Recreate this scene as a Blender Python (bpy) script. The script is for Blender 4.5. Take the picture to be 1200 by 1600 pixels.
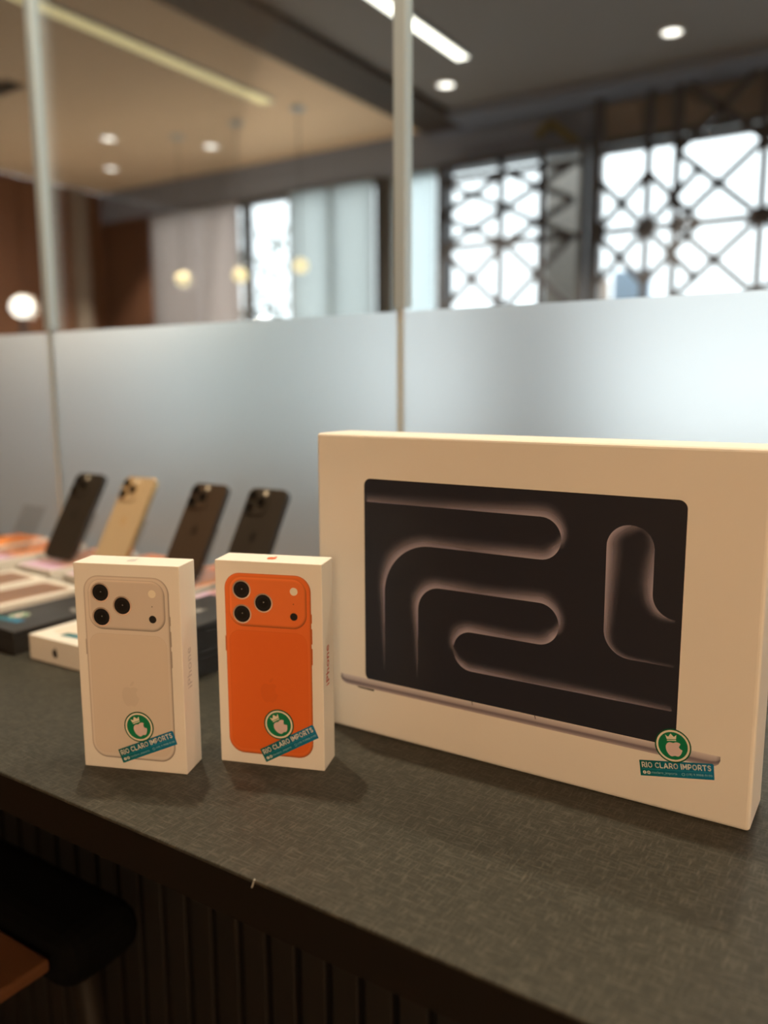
import bpy, bmesh, math, random
from mathutils import Matrix, Vector
random.seed(7)
for o in list(bpy.data.objects): bpy.data.objects.remove(o)
scene = bpy.context.scene
COL = scene.collection
PI = math.pi

# ------------------------------------------------------------------ camera
# x runs along the counter, y from the shop through the partition, z up; the counter's front edge is y=0, its top z=0
cam_d = bpy.data.cameras.new('camera')
cam = bpy.data.objects.new('camera', cam_d); COL.objects.link(cam)
R_ = Vector((0.838992, 0.544132, -0.003541)); D_ = Vector((0.080399, -0.130397, -0.988197)); F_ = Vector((-0.538171, 0.828804, -0.153150))
m = Matrix.Identity(4)
for i in range(3):
    m[i][0] = R_[i]; m[i][1] = -D_[i]; m[i][2] = -F_[i]
m.translation = Vector((0.6003, -0.3549, 0.3076))
cam.matrix_world = m
cam_d.sensor_fit = 'HORIZONTAL'; cam_d.sensor_width = 36.0; cam_d.lens = 1288.08/1200*36.0
cam_d.clip_start = 0.01
cam_d.dof.use_dof = True; cam_d.dof.focus_distance = 0.605; cam_d.dof.aperture_fstop = 3.8
scene.camera = cam
# ------------------------------------------------------------------ world, exposure
w = bpy.data.worlds.new('overcast_sky'); scene.world = w; w.use_nodes = True
bg = w.node_tree.nodes['Background']; bg.inputs[0].default_value = (0.90, 0.95, 1.0, 1); bg.inputs[1].default_value = 2.4
scene.view_settings.view_transform = 'Standard'; scene.view_settings.look = 'None'
scene.view_settings.exposure = 0.25; scene.view_settings.gamma = 1.0; scene.view_settings.use_curve_mapping = False
cy = scene.cycles; cy.max_bounces = 7; cy.diffuse_bounces = 4; cy.glossy_bounces = 3; cy.transmission_bounces = 6; cy.transparent_max_bounces = 12; cy.sample_clamp_indirect = 8.0
# strengths of the lamps (their fixtures are built further down)
WARM = (1.0, 0.81, 0.55); AMBER = (1.0, 0.70, 0.42); FARCOL = (1.0, 0.83, 0.62)
P_COUNTER = 36.0     # downlights over the counter
P_FILL = 275.0       # unseen pendants added to light the box fronts
P_GLOBE = 60.0       # globe lamp by the timber wall
P_PENDANT = 18.0     # small pendants before the left window
P_FAR = 150.0         # downlights in the room behind the partition
P_NEARFAR = 70.0

# ------------------------------------------------------------------ materials
def lin(c):
    return tuple(((v/255.0)/12.92 if v/255.0 <= 0.04045 else ((v/255.0+0.055)/1.055)**2.4) for v in c[:3])
MATS = {}
def nt(name):
    mt = bpy.data.materials.new(name); mt.use_nodes = True
    n = mt.node_tree; b = n.nodes['Principled BSDF']
    MATS[name] = mt
    return mt, n, b
def mat(name, col, rough=0.5, metal=0.0, spec=0.5, noise=0.0, nscale=40.0, bump=0.0, emit=None, es=0.0, stretch=(1,1,1)):
    mt, n, b = nt(name)
    c = lin(col)
    b.inputs['Base Color'].default_value = (*c, 1); b.inputs['Roughness'].default_value = rough
    b.inputs['Metallic'].default_value = metal; b.inputs['Specular IOR Level'].default_value = spec
    if noise or bump:
        tc = n.nodes.new('ShaderNodeTexCoord'); mp = n.nodes.new('ShaderNodeMapping'); mp.inputs['Scale'].default_value = stretch
        ns = n.nodes.new('ShaderNodeTexNoise'); ns.inputs['Scale'].default_value = nscale; ns.inputs['Detail'].default_value = 4
        n.links.new(tc.outputs['Object'], mp.inputs[0]); n.links.new(mp.outputs[0], ns.inputs['Vector'])
        if noise:
            mx = n.nodes.new('ShaderNodeMix'); mx.data_type = 'RGBA'
            mx.inputs['A'].default_value = (*[v*(1-noise) for v in c], 1); mx.inputs['B'].default_value = (*[min(1, v*(1+noise)) for v in c], 1)
            n.links.new(ns.outputs['Fac'], mx.inputs['Factor']); n.links.new(mx.outputs['Result'], b.inputs['Base Color'])
        if bump:
            bp = n.nodes.new('ShaderNodeBump'); bp.inputs['Strength'].default_value = bump; bp.inputs['Distance'].default_value = 0.002
            n.links.new(ns.outputs['Fac'], bp.inputs['Height']); n.links.new(bp.outputs[0], b.inputs['Normal'])
    if emit:
        b.inputs['Emission Color'].default_value = (*emit, 1); b.inputs['Emission Strength'].default_value = es
    return mt

mat('carton', (240, 238, 234), 0.42, spec=0.3, noise=0.012, nscale=18)
mat('carton_dark', (46, 45, 46), 0.38, spec=0.5)
mat('grey_foil', (150, 150, 150), 0.35)
mat('edge_band', (22, 17, 13), 0.6, spec=0.2)
mat('slat', (22, 18, 15), 0.55, noise=0.25, nscale=12, stretch=(6, 6, 0.5))
mat('backing', (16, 14, 13), 0.8)
mat('stool_wood', (104, 68, 44), 0.5, noise=0.2, nscale=14, stretch=(1, 6, 1))
mat('stool_pad', (8, 8, 9), 0.9, spec=0.1)
mat('stool_metal', (34, 30, 27), 0.5, spec=0.2)
mat('wood_wall', (112, 76, 54), 0.5, noise=0.22, nscale=9, stretch=(4, 4, 0.4))
mat('wood_dark', (80, 52, 36), 0.6)
mat('tan_ceiling', (232, 206, 176), 0.8)
mat('dark_ceiling', (138, 134, 134), 0.75)
mat('ceiling_trim', (62, 52, 46), 0.7)
mat('shop_ceiling', (214, 204, 190), 0.8)
mat('shop_wall', (205, 176, 142), 0.8)
mat('far_floor', (110, 106, 100), 0.35, noise=0.06, nscale=3)
mat('shop_floor', (120, 104, 88), 0.4, noise=0.06, nscale=3)
mat('pavement', (190, 190, 186), 0.9)
mat('bulkhead_dark', (122, 130, 148), 0.7)
mat('bulkhead_grey', (140, 130, 122), 0.7)
mat('mullion', (70, 70, 72), 0.5)
mat('steel', (78, 78, 84), 0.5, metal=0.2)
mat('pale_metal', (176, 194, 210), 0.4)
mat('channel', (40, 36, 34), 0.5)
mat('white_trim', (225, 220, 210), 0.5)
mat('lens_warm', (255, 240, 215), 0.5, emit=(1.0, 0.86, 0.66), es=1.4)
mat('lens_white', (255, 250, 240), 0.5, emit=(1.0, 0.95, 0.86), es=3.0)
mat('led_yellow', (235, 220, 170), 0.5, emit=(1.0, 0.85, 0.42), es=0.55)
mat('led_white', (255, 250, 235), 0.5, emit=(1.0, 0.95, 0.82), es=3.0)
mat('bulb_yellow', (240, 225, 170), 0.5, emit=(1.0, 0.86, 0.5), es=0.9)
mat('olive', (120, 108, 66), 0.5, metal=0.3)
mat('pillar', (150, 143, 134), 0.8)
mat('sign_blue', (196, 220, 244), 0.6)
mat('sign_peach', (250, 228, 212), 0.6)
mat('phone_black', (50, 45, 40), 0.35, spec=0.5)
mat('phone_black_edge', (96, 94, 92), 0.22, metal=0.9)
mat('phone_gold', (188, 168, 138), 0.32, spec=0.5)
mat('phone_gold_edge', (210, 180, 130), 0.25, metal=0.9)
mat('phone_brown', (66, 54, 44), 0.35, spec=0.5)
mat('phone_black_mark', (34, 30, 27), 0.3)
mat('phone_brown_mark', (50, 40, 33), 0.3)
mat('phone_gold_mark', (186, 158, 120), 0.3)
mat('lens_glass', (10, 10, 12), 0.08)
mat('lens_ring', (120, 110, 98), 0.25, metal=0.9)
mat('flash', (240, 235, 220), 0.3)
mat('phone_screen', (20, 20, 24), 0.1)
mat('ink_black', (22, 20, 22), 0.5)
mat('ink_silver', (205, 203, 204), 0.35)
mat('ink_orange', (225, 105, 40), 0.4)
mat('ink_red', (196, 72, 50), 0.4)
mat('chip_white', (190, 195, 195), 0.7)

def attr_mat(name, rough=0.42, alpha=False, spec=0.35):
    mt, n, b = nt(name)
    a = n.nodes.new('ShaderNodeAttribute'); a.attribute_name = 'Col'
    n.links.new(a.outputs['Color'], b.inputs['Base Color'])
    b.inputs['Roughness'].default_value = rough; b.inputs['Specular IOR Level'].default_value = spec
    if alpha: n.links.new(a.outputs['Alpha'], b.inputs['Alpha'])
attr_mat('print'); attr_mat('print_glow', alpha=True); attr_mat('sticker_print', 0.3)

def glass_mat(name, tint, refl=1.0):
    mt, n, b = nt(name); n.nodes.remove(b)
    out = n.nodes['Material Output']
    tr = n.nodes.new('ShaderNodeBsdfTransparent'); tr.inputs[0].default_value = (*tint, 1)
    gl = n.nodes.new('ShaderNodeBsdfGlossy'); gl.inputs['Roughness'].default_value = 0.0
    fr = n.nodes.new('ShaderNodeFresnel'); fr.inputs['IOR'].default_value = 1.42
    mu = n.nodes.new('ShaderNodeMath'); mu.operation = 'MULTIPLY'; mu.inputs[1].default_value = refl
    mx = n.nodes.new('ShaderNodeMixShader')
    n.links.new(fr.outputs[0], mu.inputs[0]); n.links.new(mu.outputs[0], mx.inputs[0])
    n.links.new(tr.outputs[0], mx.inputs[1]); n.links.new(gl.outputs[0], mx.inputs[2]); n.links.new(mx.outputs[0], out.inputs[0])
glass_mat('glass', (0.95, 0.965, 0.96), 0.5)
glass_mat('clear_acrylic', (0.97, 0.96, 0.95), 0.25)
glass_mat('window_glass', (0.96, 0.98, 0.98), 0.3)

def film_mat():
    mt, n, b = nt('frosted_film'); n.nodes.remove(b)
    out = n.nodes['Material Output']
    rf = n.nodes.new('ShaderNodeBsdfRefraction'); rf.inputs['Roughness'].default_value = 0.62; rf.inputs['IOR'].default_value = 1.30
    rf.inputs['Color'].default_value = (0.84, 0.845, 0.835, 1)
    tl = n.nodes.new('ShaderNodeBsdfTranslucent'); tl.inputs['Color'].default_value = (0.79, 0.80, 0.80, 1)
    df = n.nodes.new('ShaderNodeBsdfDiffuse'); df.inputs['Color'].default_value = (0.75, 0.80, 0.80, 1)
    gl = n.nodes.new('ShaderNodeBsdfGlossy'); gl.inputs['Roughness'].default_value = 0.35
    m1 = n.nodes.new('ShaderNodeMixShader'); m1.inputs[0].default_value = 0.25
    m2 = n.nodes.new('ShaderNodeMixShader'); m2.inputs[0].default_value = 0.05
    m3 = n.nodes.new('ShaderNodeMixShader'); m3.inputs[0].default_value = 0.05
    n.links.new(rf.outputs[0], m1.inputs[1]); n.links.new(tl.outputs[0], m1.inputs[2])
    n.links.new(m1.outputs[0], m2.inputs[1]); n.links.new(df.outputs[0], m2.inputs[2])
    n.links.new(m2.outputs[0], m3.inputs[1]); n.links.new(gl.outputs[0], m3.inputs[2])
    n.links.new(m3.outputs[0], out.inputs[0])
film_mat()
def sheer_mat(name, tcol, thin):
    mt, n, b = nt(name); n.nodes.remove(b)
    out = n.nodes['Material Output']
    tr = n.nodes.new('ShaderNodeBsdfTransparent'); tr.inputs[0].default_value = (*lin(tcol), 1)
    tl = n.nodes.new('ShaderNodeBsdfTranslucent'); tl.inputs[0].default_value = (*lin(tcol), 1)
    mx = n.nodes.new('ShaderNodeMixShader'); mx.inputs[0].default_value = 1-thin
    n.links.new(tr.outputs[0], mx.inputs[1]); n.links.new(tl.outputs[0], mx.inputs[2]); n.links.new(mx.outputs[0], out.inputs[0])
sheer_mat('blind_teal', (220, 222, 220), 0.10)
sheer_mat('blind_taupe', (214, 202, 195), 0.12)
sheer_mat('silicone', (235, 240, 240), 0.5)
mat('silicone_white', (208, 222, 232), 0.5)

def counter_mat():                                    # charcoal laminate with a woven, scratchy relief
    mt, n, b = nt('laminate')
    tc = n.nodes.new('ShaderNodeTexCoord'); hs = []
    for sc in ((26, 210, 1), (210, 26, 1)):
        mp = n.nodes.new('ShaderNodeMapping'); mp.inputs['Scale'].default_value = sc
        ns = n.nodes.new('ShaderNodeTexNoise'); ns.inputs['Scale'].default_value = 2.6; ns.inputs['Detail'].default_value = 6; ns.inputs['Roughness'].default_value = 0.7
        n.links.new(tc.outputs['Object'], mp.inputs[0]); n.links.new(mp.outputs[0], ns.inputs['Vector']); hs.append(ns)
    mxm = n.nodes.new('ShaderNodeMath'); mxm.operation = 'MAXIMUM'
    n.links.new(hs[0].outputs['Fac'], mxm.inputs[0]); n.links.new(hs[1].outputs['Fac'], mxm.inputs[1])
    rp = n.nodes.new('ShaderNodeValToRGB'); rp.color_ramp.elements[0].position = 0.50; rp.color_ramp.elements[1].position = 0.74
    rp.color_ramp.elements[0].color = (*lin((56, 56, 52)), 1); rp.color_ramp.elements[1].color = (*lin((98, 96, 89)), 1)
    n.links.new(mxm.outputs[0], rp.inputs[0]); n.links.new(rp.outputs[0], b.inputs['Base Color'])
    bp = n.nodes.new('ShaderNodeBump'); bp.inputs['Strength'].default_value = 0.6; bp.inputs['Distance'].default_value = 0.0006
    n.links.new(mxm.outputs[0], bp.inputs['Height']); n.links.new(bp.outputs[0], b.inputs['Normal'])
    b.inputs['Roughness'].default_value = 0.48; b.inputs['Specular IOR Level'].default_value = 0.18
counter_mat()

# ------------------------------------------------------------------ mesh helpers
def link(o, parent=None):
    COL.objects.link(o)
    if parent is not None: o.parent = parent
    return o
def tag(o, label=None, cat=None, group=None, kind=None):
    if label: o['label'] = label
    if cat: o['category'] = cat
    if group: o['group'] = group
    if kind: o['kind'] = kind
    return o
def empty(name, loc=(0, 0, 0), rz=0.0, parent=None):
    o = bpy.data.objects.new(name, None); o.empty_display_size = 0.02
    o.location = loc; o.rotation_euler = (0, 0, rz)
    return link(o, parent)
def obj_bm(name, bm, material, parent=None, smooth=False):
    me = bpy.data.meshes.new(name); bm.to_mesh(me); bm.free()
    me.materials.append(MATS[material])
    if smooth:
        for p in me.polygons: p.use_smooth = True
    return link(bpy.data.objects.new(name, me), parent)
def add_box(bm, x0, x1, y0, y1, z0, z1, bevel=0.0, seg=2, mtx=None):
    r = bmesh.ops.create_cube(bm, size=1.0)
    M = Matrix.Translation(((x0+x1)/2, (y0+y1)/2, (z0+z1)/2)) @ Matrix.Diagonal((x1-x0, y1-y0, z1-z0, 1))
    if mtx is not None: M = mtx @ M
    bmesh.ops.transform(bm, matrix=M, verts=r['verts'])
    if bevel:
        es = list({e for v in r['verts'] for e in v.link_edges})
        bmesh.ops.bevel(bm, geom=es, offset=bevel, segments=seg, profile=0.5, affect='EDGES')
def box(name, x0, x1, y0, y1, z0, z1, material, parent=None, bevel=0.0, seg=2):
    bm = bmesh.new(); add_box(bm, x0, x1, y0, y1, z0, z1, bevel, seg)
    return obj_bm(name, bm, material, parent)
def add_cyl(bm, p0, p1, r0, r1=None, seg=16):
    p0 = Vector(p0); p1 = Vector(p1); d = p1-p0
    q = d.to_track_quat('Z', 'Y').to_matrix().to_4x4()
    bmesh.ops.create_cone(bm, cap_ends=True, segments=seg, radius1=r0, radius2=r0 if r1 is None else r1, depth=d.length,
                          matrix=Matrix.Translation((p0+p1)/2) @ q)
def cyl(name, p0, p1, r0, material, parent=None, r1=None, seg=16):
    bm = bmesh.new(); add_cyl(bm, p0, p1, r0, r1, seg); return obj_bm(name, bm, material, parent, smooth=False)
def add_bar(bm, p0, p1, wid, dep):                       # bar in an xz plane, dep along y
    p0 = Vector(p0); p1 = Vector(p1); d = p1-p0; L = d.length
    a = math.atan2(d.z, d.x)
    M = Matrix.Translation((p0+p1)/2) @ Matrix.Rotation(-a, 4, 'Y')
    add_box(bm, -L/2, L/2, -dep/2, dep/2, -wid/2, wid/2, mtx=M)
def lathe(name, prof, material, parent=None, seg=24, loc=(0, 0, 0)):
    vs, fs = [], []
    for r, z in prof:
        for k in range(seg):
            a = 2*PI*k/seg; vs.append((loc[0]+r*math.cos(a), loc[1]+r*math.sin(a), loc[2]+z))
    for i in range(len(prof)-1):
        for k in range(seg):
            k2 = (k+1) % seg; fs.append((i*seg+k, i*seg+k2, (i+1)*seg+k2, (i+1)*seg+k))
    fs.append(tuple(range(seg))[::-1]); fs.append(tuple(range((len(prof)-1)*seg, len(prof)*seg)))
    me = bpy.data.meshes.new(name); me.from_pydata(vs, [], fs); me.materials.append(MATS[material])
    for p in me.polygons: p.use_smooth = len(p.vertices) == 4
    return link(bpy.data.objects.new(name, me), parent)

# -- flat print: 2-D shapes laid on a face.  FR maps (u, v, layer) to the thing's local space, millimetres in, metres out
LAY = 0.00005
def front_frame(u, v, k): return (u/1000, -LAY*k, v/1000)
def flat(name, pts, frame, k, material, parent):
    bm = bmesh.new(); f = bm.faces.new([bm.verts.new(frame(u, v, k)) for u, v in pts])
    bmesh.ops.triangulate(bm, faces=[f])
    return obj_bm(name, bm, material, parent)
def coloured(name, verts, faces, cols, material, parent, tri=()):
    bm = bmesh.new(); cl = bm.verts.layers.float_color.new('Col')
    vv = []
    for p, c in zip(verts, cols):
        v = bm.verts.new(p); v[cl] = (*c[:3], c[3] if len(c) > 3 else 1.0); vv.append(v)
    big = []
    for f in faces:
        try: fc = bm.faces.new([vv[i] for i in f])
        except ValueError: continue
        if len(f) > 4: big.append(fc)
    if big: bmesh.ops.triangulate(bm, faces=big)
    return obj_bm(name, bm, material, parent)
def rrect(x0, y0, x1, y1, r, n=8):
    p = []
    for cx, cy, a0 in ((x1-r, y0+r, -PI/2), (x1-r, y1-r, 0), (x0+r, y1-r, PI/2), (x0+r, y0+r, PI)):
        for i in range(n+1):
            a = a0+PI/2*i/n; p.append((cx+r*math.cos(a), cy+r*math.sin(a), math.cos(a), math.sin(a)))
    return p
def shade(c, f): return tuple(max(0.0, min(1.0, v*f)) for v in c)
def rings(name, x0, y0, x1, y1, r, steps, frame, k, parent, material='print', n=8):
    """rounded rectangle printed as rings: steps = [(inset, colour function of edge normal)]"""
    vs, cs, fs = [], [], []
    for j, (ins, cf) in enumerate(steps):
        rr = rrect(x0+ins, y0+ins, x1-ins, y1-ins, max(0.2, r-ins), n)
        for u, v, nx, ny in rr:
            vs.append(frame(u, v, k)); cs.append(cf(nx, ny, u, v))
    N = len(rr)
    for j in range(len(steps)-1):
        for i in range(N):
            i2 = (i+1) % N; fs.append((j*N+i, j*N+i2, (j+1)*N+i2, (j+1)*N+i))
    fs.append(tuple((len(steps)-1)*N+i for i in range(N)))
    return coloured(name, vs, fs, cs, material, parent)
def disc_pts(cx, cy, r, n=28): return [(cx+r*math.cos(2*PI*i/n), cy+r*math.sin(2*PI*i/n)) for i in range(n)]
def annulus(name, cx, cy, r0, r1, frame, k, material, parent, n=36):
    bm = bmesh.new()
    A = [bm.verts.new(frame(*q, k)) for q in disc_pts(cx, cy, r0, n)]; B = [bm.verts.new(frame(*q, k)) for q in disc_pts(cx, cy, r1, n)]
    for i in range(n): bm.faces.new((A[i], A[(i+1) % n], B[(i+1) % n], B[i]))
    return obj_bm(name, bm, material, parent)
def catmull(P, n=6, closed=False):
    out = []; L = len(P); rng = L if closed else L-1
    for i in range(rng):
        g = (lambda j: P[j % L]) if closed else (lambda j: P[max(0, min(L-1, j))])
        p0, p1, p2, p3 = g(i-1), g(i), g(i+1), g(i+2)
        for s in range(n):
            t = s/n
            out.append(tuple(0.5*((2*p1[q])+(-p0[q]+p2[q])*t+(2*p0[q]-5*p1[q]+4*p2[q]-p3[q])*t*t+(-p0[q]+3*p1[q]-3*p2[q]+p3[q])*t**3) for q in range(len(p1))))
    if not closed: out.append(tuple(P[-1]))
    return out
APPLE = [(0.0, .40), (.14, .455), (.28, .43), (.385, .335), (.31, .27), (.275, .17), (.29, .06), (.36, -.03), (.43, -.075), (.38, -.24), (.28, -.41), (.17, -.495),
         (.07, -.475), (0, -.455), (-.08, -.475), (-.18, -.495), (-.30, -.40), (-.40, -.20), (-.435, .02), (-.42, .20), (-.34, .36), (-.22, .44), (-.10, .435)]
LEAF = [(-.01, .50), (.02, .62), (.10, .71), (.20, .75), (.19, .64), (.12, .54)]
def apple_pts(cx, cy, s, ang=0.0, leaf=False):
    src = catmull(LEAF if leaf else APPLE, 3, True); c, sn = math.cos(ang), math.sin(ang)
    return [(cx+s*(x*c-y*sn), cy+s*(x*sn+y*c)) for x, y in src]
def apple_mark(name, cx, cy, s, frame, k, material, parent, ang=0.0):
    bm = bmesh.new()
    for lf in (False, True):
        f = bm.faces.new([bm.verts.new(frame(u, v, k)) for u, v in apple_pts(cx, cy, s, ang, lf)])
        bmesh.ops.triangulate(bm, faces=[f])
    return obj_bm(name, bm, material, parent)
def text_obj(name, txt, width, height, frame2, material, parent, off=0.0, x0=0.0, y0=0.0, shear=0.0):
    """lettering fitted to width x height (mm), lower left at (x0, y0), through frame2(u, v)"""
    cu = bpy.data.curves.new('t', 'FONT'); cu.body = txt; cu.size = 1.0; cu.offset = off; cu.resolution_u = 3; cu.shear = shear; cu.space_character = 1.06
    to = bpy.data.objects.new('t', cu); COL.objects.link(to)
    bpy.context.view_layer.update()
    me = bpy.data.meshes.new_from_object(to.evaluated_get(bpy.context.evaluated_depsgraph_get()))
    bpy.data.objects.remove(to); bpy.data.curves.remove(cu)
    xs = [v.co.x for v in me.vertices]; ys = [v.co.y for v in me.vertices]
    sx = width/(max(xs)-min(xs)); sy = height/(max(ys)-min(ys)) if height else sx
    mx, my = min(xs), min(ys)
    for v in me.vertices: v.co = frame2(x0+(v.co.x-mx)*sx, y0+(v.co.y-my)*sy)
    me.materials.clear(); me.materials.append(MATS[material]); me.name = name
    return link(bpy.data.objects.new(name, me), parent)

# ================================================================== the setting
ZC = 1.80; ZF = -1.0; TG = 0.60; TW = 4.15; XL = -5.0; XR = 3.2
tag(box('floor', XL, XR, -4.0, TW+0.1, ZF-0.05, ZF, 'far_floor'), 'mid-toned floor of the shop and the room behind', 'floor', kind='structure')
tag(box('floor_outside', -12, 12, TW+0.1, 16, ZF-0.15, ZF-0.1, 'pavement'), 'pale pavement outside the windows', 'pavement', kind='structure')
bpy.data.objects['floor_outside'].name = 'floor.001'
c1 = tag(box('ceiling', XL, XR, -4.0, TG-0.02, ZC, ZC+0.05, 'shop_ceiling'), 'pale shop ceiling over the counter', 'ceiling', kind='structure')
c2 = tag(box('ceiling', XL, -2.0, TG-0.02, TW, ZC, ZC+0.05, 'tan_ceiling'), 'warm tan ceiling seen through the upper left glass', 'ceiling', kind='structure')
c3 = tag(box('ceiling', -1.72, XR, TG-0.02, TW, ZC, ZC+0.05, 'dark_ceiling'), 'dark grey brown ceiling seen through the upper right glass', 'ceiling', kind='structure')
tag(box('trim_1', -2.0, -1.72, TG-0.02, TW-0.02, ZC-0.03, ZC+0.05, 'ceiling_trim'), 'dark ceiling strip between the tan and the grey ceiling', 'trim', kind='structure')
tag(box('wall_front', XL, XR, -4.1, -4.0, ZF, ZC, 'shop_wall'), 'warm beige shop wall behind the photographer', 'wall', kind='structure')
tag(box('wall_right', XR, XR+0.1, -4.0, TW+0.1, ZF, ZC, 'shop_wall'), 'warm beige wall at the right end of the shop', 'wall', kind='structure')
wl = tag(box('wall_left', XL-0.1, XL-0.02, -4.0, TW+0.1, ZF, ZC, 'wood_dark'), 'brown timber boarded wall at the far left end', 'wall', kind='structure')
pm = None
for i in range(34):
    y = -4.0+0.24*i
    if y+0.23 > TW: break
    if pm is None:
        pl = box('plank', XL-0.02, XL, y, y+0.225, ZF, ZC, 'wood_wall', wl, bevel=0.004, seg=1); pm = pl.data; y_first = y
    else:
        pl = bpy.data.objects.new('plank', pm); link(pl, wl); pl.location = (0, y-y_first, 0)
tag(box('trim_2', XL, XL+0.06, 3.86, 3.98, ZF, ZC, 'bulkhead_grey'), 'pale vertical post against the brown timber wall', 'post', kind='structure')

# far window wall
wb = empty('wall_back', (0, TW, 0)); tag(wb, 'window wall across the back with a dark bulkhead above the panes', 'wall', kind='structure')
ZT = 1.575; ZS = -0.12
box('bulkhead', XL, -0.93, 0, 0.1, ZT, ZC, 'bulkhead_dark', wb)
box('bulkhead', -0.93, XR, 0, 0.1, ZT, ZC, 'bulkhead_grey', wb)
box('sill_wall', XL, XR, 0, 0.1, ZF, ZS, 'bulkhead_grey', wb)
box('jamb', XL, -4.40, 0, 0.1, ZS, ZT, 'wood_dark', wb)
tag(box('trim_3', -1.72, XR, TW-0.28, TW-0.02, ZC-0.05, ZC-0.002, 'bulkhead_dark'), 'dark recessed strip where the grey ceiling meets the window wall', 'trim', kind='structure')
wins = [(-4.40, -2.34), (-2.24, -1.90), (-1.90, -0.98), (-0.98, 0.60), (0.60, 2.0), (2.0, XR)]
for i, (a, b) in enumerate(wins):
    we = empty('window_%d' % (i+2), (0, TW, 0))
    tag(we, ['wide left window behind pale blinds', 'narrow pale window pane beside the grey partition joint', 'bright window behind the left steel lattice',
             'bright window behind the right steel lattice', 'bright window beyond the right edge of view', 'last window at the right end'][i], 'window', kind='structure')
    bm = bmesh.new()
    add_box(bm, a, a+0.03, -0.02, 0.08, ZS, ZT); add_box(bm, b-0.03, b, -0.02, 0.08, ZS, ZT)
    add_box(bm, a+0.03, b-0.03, -0.02, 0.08, ZT-0.03, ZT); add_box(bm, a+0.03, b-0.03, -0.02, 0.08, ZS, ZS+0.03)
    obj_bm('frame', bm, 'mullion', we)
    box('pane', a+0.03, b-0.03, 0.03, 0.038, ZS+0.03, ZT-0.03, 'window_glass', we)
w2 = bpy.data.objects['window_2']
for x in (-3.47, -3.05, -2.70): box('mullion', x-0.02, x+0.02, -0.02, 0.06, ZS+0.03, ZT-0.03, 'pale_metal' if x > -2.8 else 'mullion', w2)
box('jamb', -2.34, -2.24, 0, 0.1, ZS, ZT, 'mullion', wb)

# glass partition on the counter
part = empty('window_1', (0, TG, 0)); tag(part, 'glass partition behind the counter, frosted up to knee-high film line', 'glass partition', kind='structure')
part['label'] = 'glass partition standing behind the counter with a frosted lower band'
JN = [-2.996, -2.247, -1.496, -0.745, 0.008, 0.760, 1.512, 2.264, XR]
prev = XL
for x in JN:
    a = prev+0.005; b = x-0.005
    p = box('pane', a, b, 0.0, 0.010, 0.0, ZC, 'glass', part)
    bm = bmesh.new(); bm.faces.new([bm.verts.new(q) for q in ((a, -0.001, 0.012), (b, -0.001, 0.012), (b, -0.001, 0.403), (a, -0.001, 0.403))])
    obj_bm('frosted_film', bm, 'frosted_film', p)
    prev = x
for x in JN[:-1]:
    box('joint_strip', x-0.0085, x+0.0085, -0.004, 0.014, 0.408, ZC, 'pale_metal', part)
    box('silicone_joint', x-0.005, x+0.005, -0.002, 0.0095, 0.0, 0.408, 'silicone_white', part)
box('floor_channel', XL, XR, -0.012, -0.002, 0.0, 0.012, 'channel', part)
tag(box('wall_low', XL, XR, TG-0.005, TG+0.10, ZF, -0.002, 'bulkhead_dark'), 'low wall under the glass partition', 'wall', kind='structure')
bpy.data.objects['wall_low'].name = 'wall_middle'

# steel lattice screens in front of the far windows
def lattice(name, x0, x1, z0, z1, xs, zs, diags, label, wid=0.033):
    e = empty(name, ((x0+x1)/2, 4.05, ZF)); tag(e, label, 'screen')
    ox = (x0+x1)/2; oz = ZF
    def bar(p0, p1, wd, dep=0.03):
        bm = bmesh.new(); add_bar(bm, (p0[0]-ox, 0, p0[1]-oz), (p1[0]-ox, 0, p1[1]-oz), wd, dep); return obj_bm('bar', bm, 'steel', e)
    for x in (x0, x1): box('post', x-ox-0.02, x-ox+0.02, -0.025, 0.025, 0.0, z1-oz, 'steel', e)
    for z in (z0, z1-0.013): bar((x0, z), (x1, z), wid)
    for x in xs: bar((x, z0), (x, z1), wid)
    for z in zs: bar((x0, z), (x1, z), wid)
    for p0, p1 in diags: bar(p0, p1, wid*1.0, 0.018)
    return e
def ujack(x0, x1, z0, z1):
    xm = (x0+x1)/2; zm = (z0+z1)/2
    return [((x0, z0), (x1, z1)), ((x0, z1), (x1, z0)), ((x0, zm), (xm, z1)), ((xm, z1), (x1, zm)), ((x1, zm), (xm, z0)), ((xm, z0), (x0, zm))]
lattice('lattice_screen', -1.85, -0.99, 0.0, 1.56, (-1.47, -1.23), (1.465, 1.09, 0.72, 0.36),
        ujack(-1.85, -1.05, 1.09, 1.465)+ujack(-1.85, -1.05, 0.36, 1.09),
        'dark steel lattice screen before the window right of the partition joint')
lattice('lattice_screen', -0.92, 0.62, 0.0, 1.79, (-0.66, -0.52, -0.12, 0.28), (1.49, 1.09, 0.72, 0.36),
        ujack(-0.92, -0.40, 0.82, 1.36)+ujack(-0.52, 0.28, 1.09, 1.79)+ujack(-0.52, 0.28, 0.36, 1.09)+[((0.28, 1.49), (0.62, 1.09)), ((0.28, 0.72), (0.62, 1.09))],
        'taller dark steel lattice screen at the upper right edge')

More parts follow.
